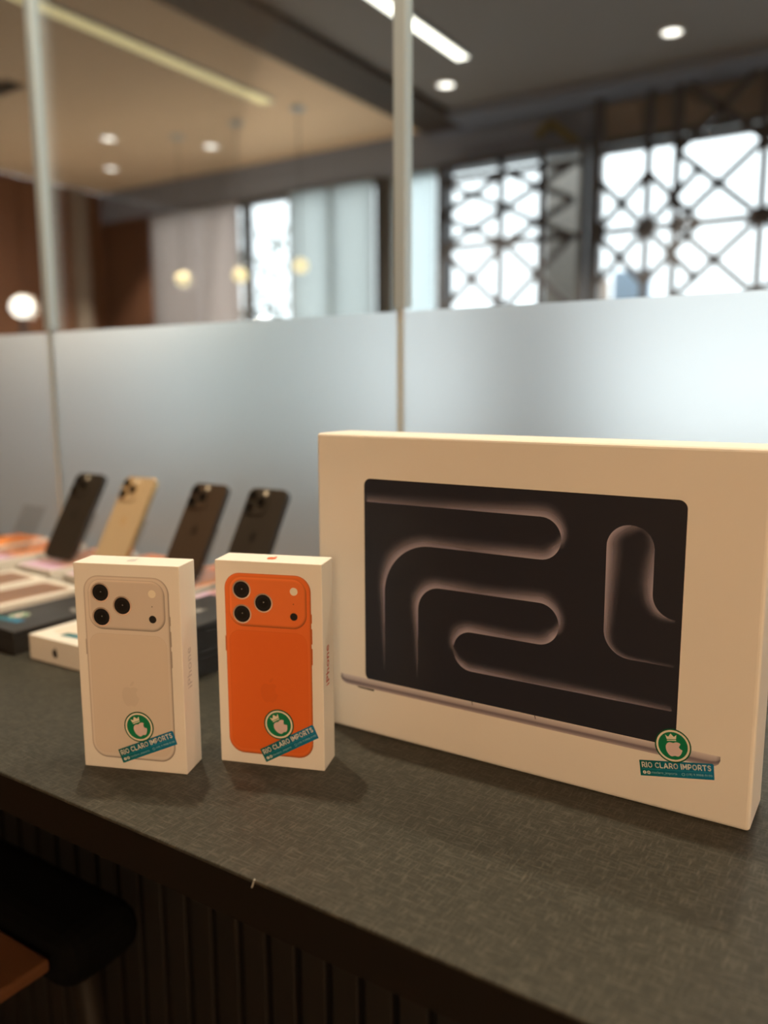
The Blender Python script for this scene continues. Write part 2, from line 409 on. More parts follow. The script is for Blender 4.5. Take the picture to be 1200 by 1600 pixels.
# ================================================================== lamps
def spot(name, loc, energy, col, size, blend, radius, parent=None):
    l = bpy.data.lights.new(name, 'SPOT'); l.energy = energy; l.color = col; l.spot_size = size; l.spot_blend = blend; l.shadow_soft_size = radius
    o = bpy.data.objects.new(name, l); o.location = loc; link(o, parent); return o
def downlight(x, y, label, energy, col, r=0.045, lens='lens_warm', size=2.4, group=None, radius=0.03):
    e = empty('downlight', (x, y, ZC)); tag(e, label, 'downlight', group)
    lathe('trim_ring', [(r*0.9, -0.002), (r*1.2, -0.002), (r*1.2, -0.006), (r*0.92, -0.010), (r*0.9, -0.002)], 'white_trim', e)
    lathe('lens', [(r*0.88, -0.003), (r*0.88, -0.005)], lens, e)
    if energy: spot('lamp', (0, 0, -0.02), energy, col, size, 0.5, radius, e)
    return e
g1 = 'shop downlights over the counter'
downlight(-0.29, 0.41, 'shop ceiling downlight above the phone boxes', P_COUNTER*1.5, WARM, radius=0.02)
downlight(0.50, 0.41, 'shop ceiling downlight above the laptop box', P_COUNTER*0.6, WARM, radius=0.02)
for x, lb in ((-1.49, 'shop ceiling downlight left of the row of phones'),): downlight(x, 0.41, lb, P_COUNTER*0.5, WARM, radius=0.02, group=g1)
downlight(1.55, 0.41, 'shop ceiling downlight right of the laptop box', P_COUNTER*0.5, WARM, radius=0.02, group=g1)
FILL_PENDANTS = ((1.75, 'added unseen fill globe behind the photographer, nearer the laptop box'), (2.65, 'added unseen fill globe behind the photographer, nearer the right wall'))
downlight(0.464, 0.93, 'downlight just behind the glass above the laptop box', P_NEARFAR, WARM, radius=0.02)
downlight(-3.70, 3.194, 'upper of the two stacked downlights on the tan ceiling', P_FAR, FARCOL, size=1.5, lens='lens_white')
downlight(-4.264, 3.668, 'lower of the two stacked downlights on the tan ceiling', P_FAR, FARCOL, size=1.5, lens='lens_white')
downlight(-3.299, 3.659, 'downlight on the tan ceiling nearest the middle', P_FAR, FARCOL, size=1.5, lens='lens_white')
downlight(-1.543, 3.533, 'downlight on the dark ceiling beside the partition joint', P_FAR, FARCOL, size=1.5, lens='lens_white')
downlight(-0.431, 3.513, 'downlight on the dark ceiling at the upper right', P_FAR, FARCOL, size=1.5, lens='lens_white')
def led(x, y0, y1, wid, lens, label):
    e = empty('led_strip', (x, (y0+y1)/2, ZC)); tag(e, label, 'light')
    L = (y1-y0)/2
    bm = bmesh.new(); add_box(bm, -wid/2-0.004, -wid/2, -L, L, -0.012, 0); add_box(bm, wid/2, wid/2+0.004, -L, L, -0.012, 0)
    add_box(bm, -wid/2, wid/2, -L-0.004, -L, -0.012, 0); add_box(bm, -wid/2, wid/2, L, L+0.004, -0.012, 0)
    obj_bm('channel', bm, 'pale_metal', e)
    box('diffuser', -wid/2, wid/2, -L, L, -0.010, -0.002, lens, e)
led(-2.455, 1.30, 3.23, 0.085, 'led_yellow', 'long yellowish linear light in the tan ceiling')
led(-1.308, 1.60, 3.27, 0.060, 'led_white', 'bright white linear light in the dark ceiling')
v = empty('ceiling_vent', (-3.43, 2.33, ZC)); tag(v, 'small dark air vent in the tan ceiling at the left edge', 'vent')
box('vent_frame', -0.11, 0.11, -0.05, 0.05, -0.010, 0, 'ceiling_trim', v)
for k in range(4): box('louvre', -0.10, 0.10, -0.042+0.022*k, -0.030+0.022*k, -0.016, -0.010, 'backing', v)

def point_lamp(parent, loc, energy, col, r):
    l = bpy.data.lights.new('lamp', 'POINT'); l.energy = energy; l.color = col; l.shadow_soft_size = r
    o = bpy.data.objects.new('lamp', l); o.location = loc; link(o, parent)
def pendant(x, z, label):
    e = empty('pendant_lamp', (x, 3.4, ZC)); tag(e, label, 'lamp', 'pendants before the left window')
    cyl('cord', (0, 0, z-ZC+0.04), (0, 0, -0.01), 0.003, 'steel', e, seg=8)
    cyl('canopy', (0, 0, -0.012), (0, 0, 0), 0.04, 'pale_metal', e)
    lathe('globe', [(0.012, 0.040), (0.030, 0.030), (0.040, 0.012), (0.042, 0), (0.038, -0.018), (0.026, -0.033), (0.008, -0.041)], 'bulb_yellow', e, loc=(0, 0, z-ZC))
    point_lamp(e, (0, 0, z-ZC), P_PENDANT, FARCOL, 0.046)
for x, lb in FILL_PENDANTS:  # added out of view, low fill light for the box fronts
    e = empty('pendant_lamp', (x, -2.2, ZC)); tag(e, lb, 'lamp', 'added fill pendants behind the photographer')
    cyl('cord', (0, 0, -0.92), (0, 0, -0.01), 0.004, 'steel', e, seg=8); cyl('canopy', (0, 0, -0.012), (0, 0, 0), 0.05, 'pale_metal', e)
    lathe('globe', [(0.03, 0.11), (0.08, 0.08), (0.11, 0.04), (0.118, 0), (0.11, -0.045), (0.08, -0.085), (0.03, -0.112)], 'lens_warm', e, loc=(0, 0, -1.03))
    point_lamp(e, (0, 0, -1.03), P_FILL, AMBER, 0.125)
pendant(-3.326, 0.955, 'leftmost small round pendant before the left window')
pendant(-2.846, 0.947, 'middle small round pendant before the left window')
pendant(-2.388, 0.966, 'rightmost small round pendant before the pale blind')
e = empty('globe_lamp', (-4.40, 3.0, ZF)); tag(e, 'white globe lamp on a dark stem before the timber wall', 'lamp')
lathe('base', [(0.13, 0), (0.13, 0.02), (0.03, 0.035)], 'steel', e)
cyl('stem', (0, 0, 0.03), (0, 0, 1.75), 0.022, 'steel', e)
lathe('globe', [(0.02, -0.062), (0.05, -0.045), (0.068, -0.02), (0.072, 0.005), (0.062, 0.035), (0.04, 0.056), (0.012, 0.066)], 'lens_white', e, loc=(0, 0, 1.815))
point_lamp(e, (0, 0, 1.815), P_GLOBE, FARCOL, 0.078)
e = empty('chevron_reflection', (-1.20, 4.125, 1.50)); tag(e, 'dull olive chevron copying a reflection on the dark bulkhead', 'reflection')  # reflection in the glass, built here as solid olive bars
for p0, p1 in (((-0.10, 0.15), (-0.02, 0.21)), ((-0.02, 0.21), (0.21, 0.02))):
    bm = bmesh.new(); add_bar(bm, (p0[0], 0, p0[1]), (p1[0], 0, p1[1]), 0.045, 0.02); obj_bm('arm', bm, 'olive', e)

# blinds of the left window and what stands outside
tag(box('roller_blind', -3.03, -2.36, 4.10, 4.104, -0.10, 1.56, 'blind_teal'), 'pale blue grey blind in the left window beside the dark jamb', 'blind')
tag(box('curtain_panel', -4.38, -3.49, 4.10, 4.104, -0.10, 1.56, 'blind_taupe'), 'taupe sheer curtain at the left end of the windows', 'curtain')
tag(box('roller_blind', -2.22, -1.92, 4.10, 4.104, -0.10, 1.56, 'silicone'), 'white narrow blind right of the partition joint', 'blind')
tag(box('pillar', -1.60, -1.30, 5.0, 5.3, ZF-0.1, 2.6, 'pillar', bevel=0.01), 'grey pillar outside between the two lattice screens', 'pillar')
tag(box('street_sign', -1.26, -1.00, 5.4, 5.45, ZF-0.1, 1.07, 'sign_blue', bevel=0.01), 'pale blue board standing outside the right window', 'sign')
tag(box('street_sign', -1.43, -1.29, 5.4, 5.46, ZF-0.1, 1.02, 'sign_peach', bevel=0.01), 'peach coloured board outside beside the pale blue one', 'sign')
random.seed(3)
def tree(x, y, label):
    e = empty('street_tree', (x, y, ZF-0.1)); tag(e, label, 'tree')
    cyl('trunk', (0, 0, 0), (0, 0, 1.5), 0.05, 'wood_dark', e, r1=0.03, seg=8)
    bm = bmesh.new()
    for i in range(420):
        a = random.uniform(0, 2*PI); rr = 0.42*math.sqrt(random.random()); z = random.uniform(1.2, 2.75)
        c = Vector((rr*math.cos(a), rr*math.sin(a), z)); q = Matrix.Rotation(random.uniform(0, PI), 4, (random.random()-.5, random.random()-.5, random.random()-.5+1e-3))
        vs = [bm.verts.new(c+(q @ Vector(p))) for p in ((-.05, 0, 0), (0, .022, 0.006), (.05, 0, 0), (0, -.022, 0.006))]
        bm.faces.new(vs)
    tag(obj_bm('foliage', bm, 'leaf', e), kind='stuff')
mat('leaf', (120, 130, 118), 0.7)
tree(-4.25, 5.3, 'thin leafy tree outside the left window')

# ================================================================== counter
top = empty('countertop', (0, 0, 0)); tag(top, 'charcoal woven-look laminate countertop carrying all the boxes', 'countertop')
box('worktop', -2.6, 2.2, 0.0, TG-0.014, -0.0030, 0.0, 'laminate', top, bevel=0.0011, seg=2)
box('edge_band', -2.6, 2.2, 0.0004, TG-0.014, -0.034, -0.0030, 'edge_band', top)
bm = bmesh.new(); add_bar(bm, (0.2722, -0.0004, 0.0008), (0.2698, -0.0004, -0.0056), 0.0006, 0.0008); obj_bm('chip_mark', bm, 'chip_white', top)
cb = empty('counter_base', (0, 0.25, ZF)); tag(cb, 'dark slatted counter front recessed under the countertop', 'counter')
box('backing_panel', -2.6, 2.2, 0.014, 0.30, 0.0, -ZF-0.035, 'backing', cb)
sl = None; PITCH = 0.0405
for i in range(-20, 32):
    x = -0.43+0.005+PITCH*i
    if sl is None:
        sl = box('slat', 0, PITCH-0.009, 0.0, 0.0135, 0.0, -ZF-0.035, 'slat', cb, bevel=0.0015, seg=1); sl.location = (x, 0, 0)
    else:
        o = bpy.data.objects.new('slat', sl.data); link(o, cb); o.location = (x, 0, 0)

# bar stool pushed under the counter
st = empty('bar_stool', (-0.28, -0.02, ZF)); tag(st, 'bar stool with brown wooden seat and black padded back under the counter', 'stool')
box('seat', -0.21, 0.206, -0.24, 0.100, 0.738, 0.752, 'stool_wood', st, bevel=0.004, seg=3)
box('backrest', -0.23, 0.222, 0.104, 0.208, 0.702, 0.762, 'stool_pad', st, bevel=0.028, seg=4)
for sx in (-1, 1):
    for sy in (-1, 1):
        bm = bmesh.new(); add_cyl(bm, (sx*0.185, 0.02+sy*0.150-0.02, 0.72), (sx*0.235, 0.0+sy*0.19, 0.0), 0.016, 0.012, 12); obj_bm('leg', bm, 'stool_metal', st, smooth=True)
for p0, p1 in (((-0.22, -0.17, 0.26), (0.22, -0.17, 0.26)), ((-0.22, 0.17, 0.26), (0.22, 0.17, 0.26)), ((-0.22, -0.17, 0.26), (-0.22, 0.17, 0.26)), ((0.22, -0.17, 0.26), (0.22, 0.17, 0.26))):
    bm = bmesh.new(); add_cyl(bm, p0, p1, 0.009, seg=10); obj_bm('footrest', bm, 'stool_metal', st, smooth=True)

# ================================================================== printed cartons
def flat_mat(name, col, rough=0.35):
    mat(name, col, rough, spec=0.35)
flat_mat('seal_dark', (12, 92, 62)); flat_mat('seal_green', (18, 128, 88)); flat_mat('seal_cream', (236, 232, 216)); flat_mat('seal_metal', (226, 205, 208))
flat_mat('text_white', (244, 244, 240)); flat_mat('text_soft', (150, 200, 220)); flat_mat('rule_teal', (60, 165, 200))
STROKE = {
 'R': (0.66, [[(0, 0), (0, 1), (0.38, 1), (0.56, 0.93), (0.64, 0.78), (0.64, 0.62), (0.56, 0.47), (0.38, 0.40), (0, 0.40)], [(0.40, 0.40), (0.68, 0)]]),
 'I': (0.0, [[(0, 0), (0, 1)]]),
 'O': (0.86, [[(0.43+0.43*math.cos(PI*i/12), 0.5+0.5*math.sin(PI*i/12)) for i in range(25)]]),
 'C': (0.76, [[(0.45+0.45*math.cos(math.radians(a)), 0.5+0.5*math.sin(math.radians(a))) for a in range(45, 316, 18)]]),
 'L': (0.52, [[(0, 1), (0, 0), (0.52, 0)]]),
 'A': (0.86, [[(0, 0), (0.43, 1), (0.86, 0)], [(0.17, 0.27), (0.69, 0.27)]]),
 'M': (0.84, [[(0, 0), (0, 1), (0.42, 0.28), (0.84, 1), (0.84, 0)]]),
 'P': (0.62, [[(0, 0), (0, 1), (0.38, 1), (0.56, 0.92), (0.62, 0.78), (0.62, 0.58), (0.56, 0.43), (0.38, 0.35), (0, 0.35)]]),
 'T': (0.72, [[(0, 1), (0.72, 1)], [(0.36, 1), (0.36, 0)]]),
 'S': (0.60, [[(0.58, 0.86), (0.44, 0.97), (0.28, 1), (0.10, 0.93), (0.02, 0.76), (0.10, 0.60), (0.30, 0.51), (0.50, 0.42), (0.60, 0.25), (0.52, 0.08), (0.34, 0), (0.16, 0.02), (0, 0.14)]]),
}
def stroke_text(name, txt, x0, y0, width, height, fr, k, material, parent, wt=0.24):
    segs = []; x = 0.0; gap = 0.42
    for ch in txt:
        if ch == ' ': x += 0.46; continue
        w_, pl = STROKE[ch]
        for P in pl: segs.append([(x+px_, py_) for px_, py_ in P])
        x += w_+gap
    tot = x-gap; hw = wt/2
    sx = width/(tot+wt); sy = height/(1+wt)
    bm = bmesh.new()
    def put(pts): bm.faces.new([bm.verts.new(fr(x0+(u+hw)*sx, y0+(v+hw)*sy, k)) for u, v in pts])
    for P in segs:
        for a, b in zip(P, P[1:]):
            dx, dy = b[0]-a[0], b[1]-a[1]; l = math.hypot(dx, dy) or 1; nx, ny = -dy/l*hw, dx/l*hw
            put([(a[0]-nx, a[1]-ny), (b[0]-nx, b[1]-ny), (b[0]+nx, b[1]+ny), (a[0]+nx, a[1]+ny)])
        for j, q in enumerate(P):
            if 0 < j < len(P)-1: put([(q[0]+hw*math.cos(PI*i/4+PI/8), q[1]+hw*math.sin(PI*i/4+PI/8)) for i in range(8)])
            else: put([(q[0]-hw, q[1]-hw), (q[0]+hw, q[1]-hw), (q[0]+hw, q[1]+hw), (q[0]-hw, q[1]+hw)] if len(P) < 4 else [(q[0]+hw*math.cos(PI*i/4), q[1]+hw*math.sin(PI*i/4)) for i in range(8)])
    return obj_bm(name, bm, material, parent)
def sticker(parent, ox, oy, ang, frame0, k0=8, small=False, label=None):
    """round crowned seal over a teal banner; (ox, oy) = lower left corner of the banner on the face, mm"""
    c, s = math.cos(ang), math.sin(ang)
    def fr(u, v, k): return frame0(ox+u*c-v*s, oy+u*s+v*c, k)
    BW, BH = 52.0, 11.8
    st = coloured('sticker', [fr(-0.6, 0, k0), fr(BW-1.0, 0, k0), fr(BW, BH*0.92, k0), fr(BW-0.8, BH, k0), fr(0, BH, k0)], [(0, 1, 2, 3, 4)],
                  [lin((8, 112, 118)), lin((14, 124, 172)), lin((14, 120, 176)), lin((14, 120, 172)), lin((8, 100, 92))], 'sticker_print', parent)
    if label: st['label'] = label
    cx, cy = 25.8, 23.6
    flat('seal_disc', disc_pts(cx, cy, 12.7, 40), fr, k0+1, 'seal_dark', st)
    flat('seal_field', disc_pts(cx, cy, 10.9, 40), fr, k0+2, 'seal_green', st)
    annulus('seal_ring', cx, cy, 10.3, 11.7, fr, k0+3, 'seal_cream', st)
    flat('apple_emblem', [(cx+0.5+(u-cx)*1.06, cy-2.3+(v-cy)*0.90) for u, v in apple_pts(cx, cy, 12.3, 0.0)], fr, k0+3, 'seal_metal', st)
    cr = [(-3.4, 0), (3.4, 0), (4.2, 3.6), (2.1, 1.9), (0, 4.6), (-2.1, 1.9), (-4.2, 3.6)]
    flat('crown', [(cx-0.4+x*0.95, cy+4.9+y*0.92) for x, y in cr], fr, k0+3, 'seal_cream', st)
    flat('crown_band', [(cx-3.6, cy+3.7), (cx+2.8, cy+3.7), (cx+2.8, cy+4.4), (cx-3.6, cy+4.4)], fr, k0+3, 'seal_cream', st)
    if small: return st
    stroke_text('lettering', 'RIO CLARO IMPORTS', 1.3, 6.3, BW-3.4, 4.3, fr, k0+3, 'text_white', st)
    flat('rule', [(1.2, 5.2), (BW-2, 5.2), (BW-2, 5.45), (1.2, 5.45)], fr, k0+3, 'rule_teal', st)
    for q, gx in enumerate((2.6, 5.6)):
        d = flat('icon', disc_pts(gx, 2.7, 1.25, 18), fr, k0+3, 'text_white', st)
        if q == 0: text_obj('icon_letter', 'f', 0.75, 1.6, lambda u, v: fr(u, v, k0+4), 'seal_dark', st, off=0.03, x0=gx-0.35, y0=1.9)
        else: annulus('icon_ring', gx, 2.7, 0.35, 0.75, fr, k0+4, 'seal_dark', st, n=16)
    text_obj('lettering', 'rioclaro_imports', 18.0, 2.3, lambda u, v: fr(u, v, k0+3), 'text_soft', st, off=0.005, x0=7.8, y0=1.5)
    annulus('icon', 30.2, 2.7, 0.85, 1.15, fr, k0+3, 'text_soft', st, n=18)
    text_obj('lettering', '(19) 9.9908-9190', 17.6, 2.1, lambda u, v: fr(u, v, k0+3), 'text_soft', st, off=0.01, x0=32.4, y0=1.7)
    return st

CW, CH, CD = 0.08942, 0.17002, 0.02856
def carton_body(root, w, d, h, material='carton', bevel=0.0007, lid=None):
    b = box('carton', 0, w, 0, d, 0, h, material, root, bevel=bevel, seg=2)
    return b
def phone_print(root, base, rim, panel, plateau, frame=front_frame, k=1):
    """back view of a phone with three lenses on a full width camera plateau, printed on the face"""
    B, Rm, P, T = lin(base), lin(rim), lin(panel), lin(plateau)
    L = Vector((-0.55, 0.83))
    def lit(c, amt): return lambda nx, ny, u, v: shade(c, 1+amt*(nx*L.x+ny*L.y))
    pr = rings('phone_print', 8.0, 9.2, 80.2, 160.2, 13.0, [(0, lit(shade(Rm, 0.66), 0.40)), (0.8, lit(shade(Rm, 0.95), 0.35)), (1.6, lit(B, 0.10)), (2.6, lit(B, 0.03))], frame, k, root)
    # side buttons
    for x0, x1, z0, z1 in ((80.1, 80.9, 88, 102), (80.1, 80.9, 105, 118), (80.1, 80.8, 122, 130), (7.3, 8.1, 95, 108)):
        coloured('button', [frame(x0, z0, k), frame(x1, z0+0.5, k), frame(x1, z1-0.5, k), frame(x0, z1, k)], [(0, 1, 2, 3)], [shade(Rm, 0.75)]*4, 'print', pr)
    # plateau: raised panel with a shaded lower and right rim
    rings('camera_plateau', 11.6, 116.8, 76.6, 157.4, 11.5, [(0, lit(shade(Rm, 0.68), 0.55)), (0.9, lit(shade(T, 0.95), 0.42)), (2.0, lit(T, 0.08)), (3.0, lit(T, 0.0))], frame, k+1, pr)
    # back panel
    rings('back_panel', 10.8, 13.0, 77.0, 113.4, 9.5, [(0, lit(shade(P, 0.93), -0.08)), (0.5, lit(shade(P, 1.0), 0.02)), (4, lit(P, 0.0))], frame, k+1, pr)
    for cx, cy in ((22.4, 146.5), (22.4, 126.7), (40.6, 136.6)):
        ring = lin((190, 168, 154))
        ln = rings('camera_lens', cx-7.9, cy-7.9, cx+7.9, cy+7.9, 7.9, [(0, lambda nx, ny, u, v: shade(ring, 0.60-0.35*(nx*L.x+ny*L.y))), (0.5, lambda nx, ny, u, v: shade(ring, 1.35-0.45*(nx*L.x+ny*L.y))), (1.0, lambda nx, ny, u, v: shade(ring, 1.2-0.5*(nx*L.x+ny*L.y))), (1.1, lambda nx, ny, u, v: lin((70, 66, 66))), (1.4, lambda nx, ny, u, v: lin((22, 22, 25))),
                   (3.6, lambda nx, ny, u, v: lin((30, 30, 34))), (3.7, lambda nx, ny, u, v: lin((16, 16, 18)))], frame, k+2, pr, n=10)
        flat('lens_glint', disc_pts(cx+0.3, cy+0.6, 0.5, 10), frame, k+3, 'grey_foil', pr)
    fl = flat('flash_lamp', disc_pts(66.2, 147.2, 3.2, 24), frame, k+2, 'flash', pr)
    flat('depth_sensor', disc_pts(65.9, 126.8, 3.1, 24), frame, k+2, 'ink_black', pr)
    flat('microphone_hole', disc_pts(65.8, 137.0, 0.45, 10), frame, k+2, 'ink_black', pr)
    bm = bmesh.new()
    for lf in (False, True):
        f = bm.faces.new([bm.verts.new(frame(u, v2, k+2)) for u, v2 in apple_pts(43.8, 62.5, 17.0, 0, lf)]); bmesh.ops.triangulate(bm, faces=[f])
    nm = 'apple_'+root.name
    mat(nm, tuple(int(c*0.97) for c in panel), 0.3, spec=0.4)
    obj_bm('apple_emblem', bm, nm, pr)
    return pr
def upright_carton(name, x, y, yaw, label, cols, side_ink, top_ink, stk):
    root = empty(name, (x, y, 0), yaw); tag(root, label, 'box', 'upright phone boxes on the counter')
    carton_body(root, CW, CD, CH)
    phone_print(root, *cols)
    def rf(u, v): return (CW+LAY*2, u/1000, v/1000)
    # side lettering runs up the right face
    text_obj('side_lettering', 'iPhone', 33.0, 8.0, lambda u, v: (CW+LAY*2, (15.5-v)/1000, (68.5+u)/1000), side_ink, root, off=0.012)
    def tf(u, v, k): return (u/1000, v/1000, CH+LAY*k)
    apple_mark('top_emblem', 43.6, 14.0, 9.5, tf, 2, top_ink, root)
    sticker(root, stk[0], stk[1], stk[2], front_frame)
    return root
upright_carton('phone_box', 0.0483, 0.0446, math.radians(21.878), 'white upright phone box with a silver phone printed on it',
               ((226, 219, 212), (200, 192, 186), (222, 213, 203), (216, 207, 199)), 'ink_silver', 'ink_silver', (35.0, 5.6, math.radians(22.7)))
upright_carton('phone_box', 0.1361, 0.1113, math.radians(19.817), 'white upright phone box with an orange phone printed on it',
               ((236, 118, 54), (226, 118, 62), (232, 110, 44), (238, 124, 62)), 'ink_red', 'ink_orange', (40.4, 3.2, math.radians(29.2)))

# ---- laptop carton
LW, LH, LD = 0.36809, 0.26565, 0.0507
lap = empty('laptop_box', (0.1553, 0.2218, 0), math.radians(0.72)); tag(lap, 'large white laptop box with a dark laptop screen printed on its front', 'box')
box('carton', 0, LW, 0, LD, 0, LH, 'carton', lap, bevel=0.0028, seg=3)
SC = lin((40, 42, 54))
scr = rings('screen_print', 50.0, 49.2, 315.9, 228.4, 6.2, [(0, lambda nx, ny, u, v: lin((28, 28, 34))), (1.0, lambda nx, ny, u, v: SC), (2.6, lambda nx, ny, u, v: SC)], front_frame, 1, lap)
GL = lin((196, 190, 214))
def arc(cx, cy, r, a0, a1, n=14): return [(cx+r*math.cos(math.radians(a0+(a1-a0)*i/n)), cy+r*math.sin(math.radians(a0+(a1-a0)*i/n))) for i in range(n+1)]
def resample(P, step=3.0):
    out = [P[0]]
    for a, b in zip(P, P[1:]):
        L = math.hypot(b[0]-a[0], b[1]-a[1]); n = max(1, int(L/step))
        for i in range(1, n+1): out.append((a[0]+(b[0]-a[0])*i/n, a[1]+(b[1]-a[1])*i/n))
    return out
def glow(P, side, wid, inten, k):
    """bright rim that fades away from a sharp edge; wid(t), inten(t) along the curve, side +1 = left of travel"""
    P = resample(P); N = len(P); S = [0.0]
    for a, b in zip(P, P[1:]): S.append(S[-1]+math.hypot(b[0]-a[0], b[1]-a[1]))
    prof = [(0, 1.0), (0.10, 0.86), (0.25, 0.62), (0.45, 0.33), (0.7, 0.10), (1.0, 0.0)]
    vs, cs, fs = [], [], []
    for i, (x, y) in enumerate(P):
        a = P[max(0, i-1)]; b = P[min(N-1, i+1)]; dx, dy = b[0]-a[0], b[1]-a[1]; l = math.hypot(dx, dy) or 1
        nx, ny = -dy/l*side, dx/l*side; t = S[i]/S[-1]
        for q, al in prof:
            vs.append(front_frame(x+nx*q*wid(t), y+ny*q*wid(t), k)); cs.append((*GL, al*inten(t)))
    m_ = len(prof)
    for i in range(N-1):
        for j in range(m_-1): fs.append((i*m_+j, i*m_+j+1, (i+1)*m_+j+1, (i+1)*m_+j))
    return coloured('light_rim', vs, fs, cs, 'print_glow', scr)
def ramp(*pts):
    def f(t):
        for (a, va), (b, vb) in zip(pts, pts[1:]):
            if t <= b: return va+(vb-va)*(t-a)/max(1e-6, b-a)
        return pts[-1][1]
    return f
W0 = lambda v: (lambda t: v)
# upper capsule: outer top edge, then its inner lower edge sweeping round into the long arch
glow([(52.5, 208.5), (209, 208.5)]+arc(210, 192, 16.5, 90, -25), 1, ramp((0, 9), (0.6, 10), (0.85, 13), (1, 4)), ramp((0, 0.42), (0.35, 0.32), (0.75, 0.75), (0.93, 0.8), (1, 0.0)), 2)
glow(arc(210, 192, 16.5, 20, -90)+[(115, 175.5)]+arc(115, 131, 44.5, 90, 180)[1:]+[(70.5, 62)], -1, ramp((0, 3), (0.05, 12), (0.2, 12), (0.45, 11), (0.62, 14), (0.78, 7), (1, 3)), ramp((0, 0.0), (0.06, 0.85), (0.2, 0.7), (0.35, 0.42), (0.6, 0.8), (0.75, 0.55), (1, 0.08)), 3)
glow([(103.5, 61), (103.5, 121)]+arc(124, 121, 20.5, 180, 90)[1:]+[(209, 141.7)]+arc(210, 125.2, 16.5, 90, -25), 1, ramp((0, 3), (0.2, 7), (0.38, 12), (0.7, 10), (0.86, 13), (1, 4)), ramp((0, 0.06), (0.15, 0.35), (0.34, 0.85), (0.6, 0.42), (0.85, 0.85), (0.95, 0.6), (1, 0.0)), 2)
glow(arc(210, 125.2, 16.5, 20, -90)+[(153.5, 108.8)]+arc(153.5, 92.4, 16.5, 90, 188)[1:], -1, ramp((0, 3), (0.12, 12), (0.5, 10), (0.85, 12), (1, 5)), ramp((0, 0.0), (0.14, 0.9), (0.45, 0.5), (0.8, 0.85), (0.93, 0.6), (1, 0.0)), 3)
glow(arc(153.5, 92.4, 16.5, 170, 270)+[(312, 76)], 1, ramp((0, 4), (0.1, 9), (0.5, 9), (1, 6)), ramp((0, 0.0), (0.10, 0.8), (0.4, 0.4), (0.75, 0.5), (1, 0.25)), 2)
glow([(312, 108.7), (281, 109)]+arc(281, 129, 20, 270, 180)[1:]+[(260.8, 191)]+arc(277.6, 191, 16.9, 180, 55)[1:], -1, ramp((0, 3), (0.2, 4), (0.42, 9), (0.75, 13), (0.95, 9), (1, 3)), ramp((0, 0.12), (0.2, 0.35), (0.4, 0.6), (0.7, 0.85), (0.88, 0.75), (1, 0.0)), 2)
glow(arc(277.6, 191, 17.4, 75, 0)+[(295, 160)]+arc(312, 160, 17, 180, 268)[1:], -1, ramp((0, 3), (0.3, 9), (0.55, 12), (0.8, 9), (1, 3)), ramp((0, 0.0), (0.25, 0.35), (0.6, 0.75), (0.85, 0.6), (1, 0.15)), 3)
# laptop base
def base_band():
    xs = [23.6, 24.6, 26.5, 29.5, 34] + [34+(336-34)*i/30 for i in range(1, 30)] + [336, 340.5, 343.5, 345.4, 346.4]
    vs, cs, fs = [], [], []
    rows = [(0.0, (224, 220, 224)), (0.16, (206, 202, 210)), (0.45, (184, 178, 188)), (0.62, (126, 118, 132)), (0.78, (142, 134, 146)), (1.0, (188, 180, 188))]
    for x in xs:
        e = min(x-23.6, 346.4-x); bot = 50.2-min(8.6, 3.2+math.sqrt(max(0, 1-(1-min(1, e/9.5))**2))*5.6)
        for f, c in rows:
            vs.append(front_frame(x, 50.4+(bot-50.4)*f, 2)); cc = shade(lin(c), 0.55+0.45*min(1, e/2.5) if e < 2.5 else 1.0); cs.append(cc)
    m_ = len(rows)
    for i in range(len(xs)-1):
        for j in range(m_-1): fs.append((i*m_+j, i*m_+j+1, (i+1)*m_+j+1, (i+1)*m_+j))
    return coloured('laptop_base_print', vs, fs, cs, 'print', lap)
bb = base_band()
flat('rubber_foot', [(40.5, 41.4), (59.5, 41.4), (58.5, 39.9), (43, 40.3)], front_frame, 3, 'ink_black', bb)
for x in (154.5, 209.2): flat('notch_mark', [(x-0.4, 50.3), (x+0.3, 50.3), (x+0.9, 47.6), (x+0.4, 47.6)], front_frame, 3, 'ink_black', bb)
sticker(lap, 293.4, 22.9, math.radians(10.8), front_frame, k0=8)

# ================================================================== boxes lying flat behind
def lying(x, y, yaw, label, material='carton', h=0.0285, w=CW, d=CH, grp='phone boxes lying flat on the counter', z=0.0):
    root = empty('phone_box', (x, y, z), math.radians(yaw)); tag(root, label, 'box', grp)
    if material == 'carton': box('carton', 0, w, 0, d, 0, h, material, root, bevel=0.0008)
    else:
        box('carton_base', 0.0006, w-0.0006, 0.0006, d-0.0006, 0, h*0.72, material, root, bevel=0.0008)
        box('carton_lid', 0, w, 0, d, h*0.74, h, material, root, bevel=0.0012)
    return root
def top_frame(h): return lambda u, v, k: (u/1000, v/1000, h+LAY*k)
def front2(u, v, k): return (u/1000, -LAY*k, v/1000)
b1 = lying(-0.232, 0.184, 1.5, 'white phone box lying flat with a dark apple on its short end')
apple_mark('end_emblem', 45, 13, 10, front2, 2, 'ink_black', b1)
sticker(b1, 36, 14, 0.1, top_frame(0.0285), k0=3, small=True)
rings('phone_print', 12, 20, 78, 158, 9, [(0, lambda nx, ny, u, v: lin((214, 200, 190))), (1.2, lambda nx, ny, u, v: lin((236, 228, 222))), (3, lambda nx, ny, u, v: lin((238, 226, 216)))], top_frame(0.0285), 1, b1)
b2 = lying(-0.343, 0.181, -1.5, 'black phone box lying flat left of the white one, teal sticker on top', 'carton_dark')
sticker(b2, 8, 18, 0.12, top_frame(0.0285), k0=3, small=True)
flat('foil_emblem', [(56, 96), (74, 90), (76, 97), (58, 103)], top_frame(0.0285), 2, 'grey_foil', b2)
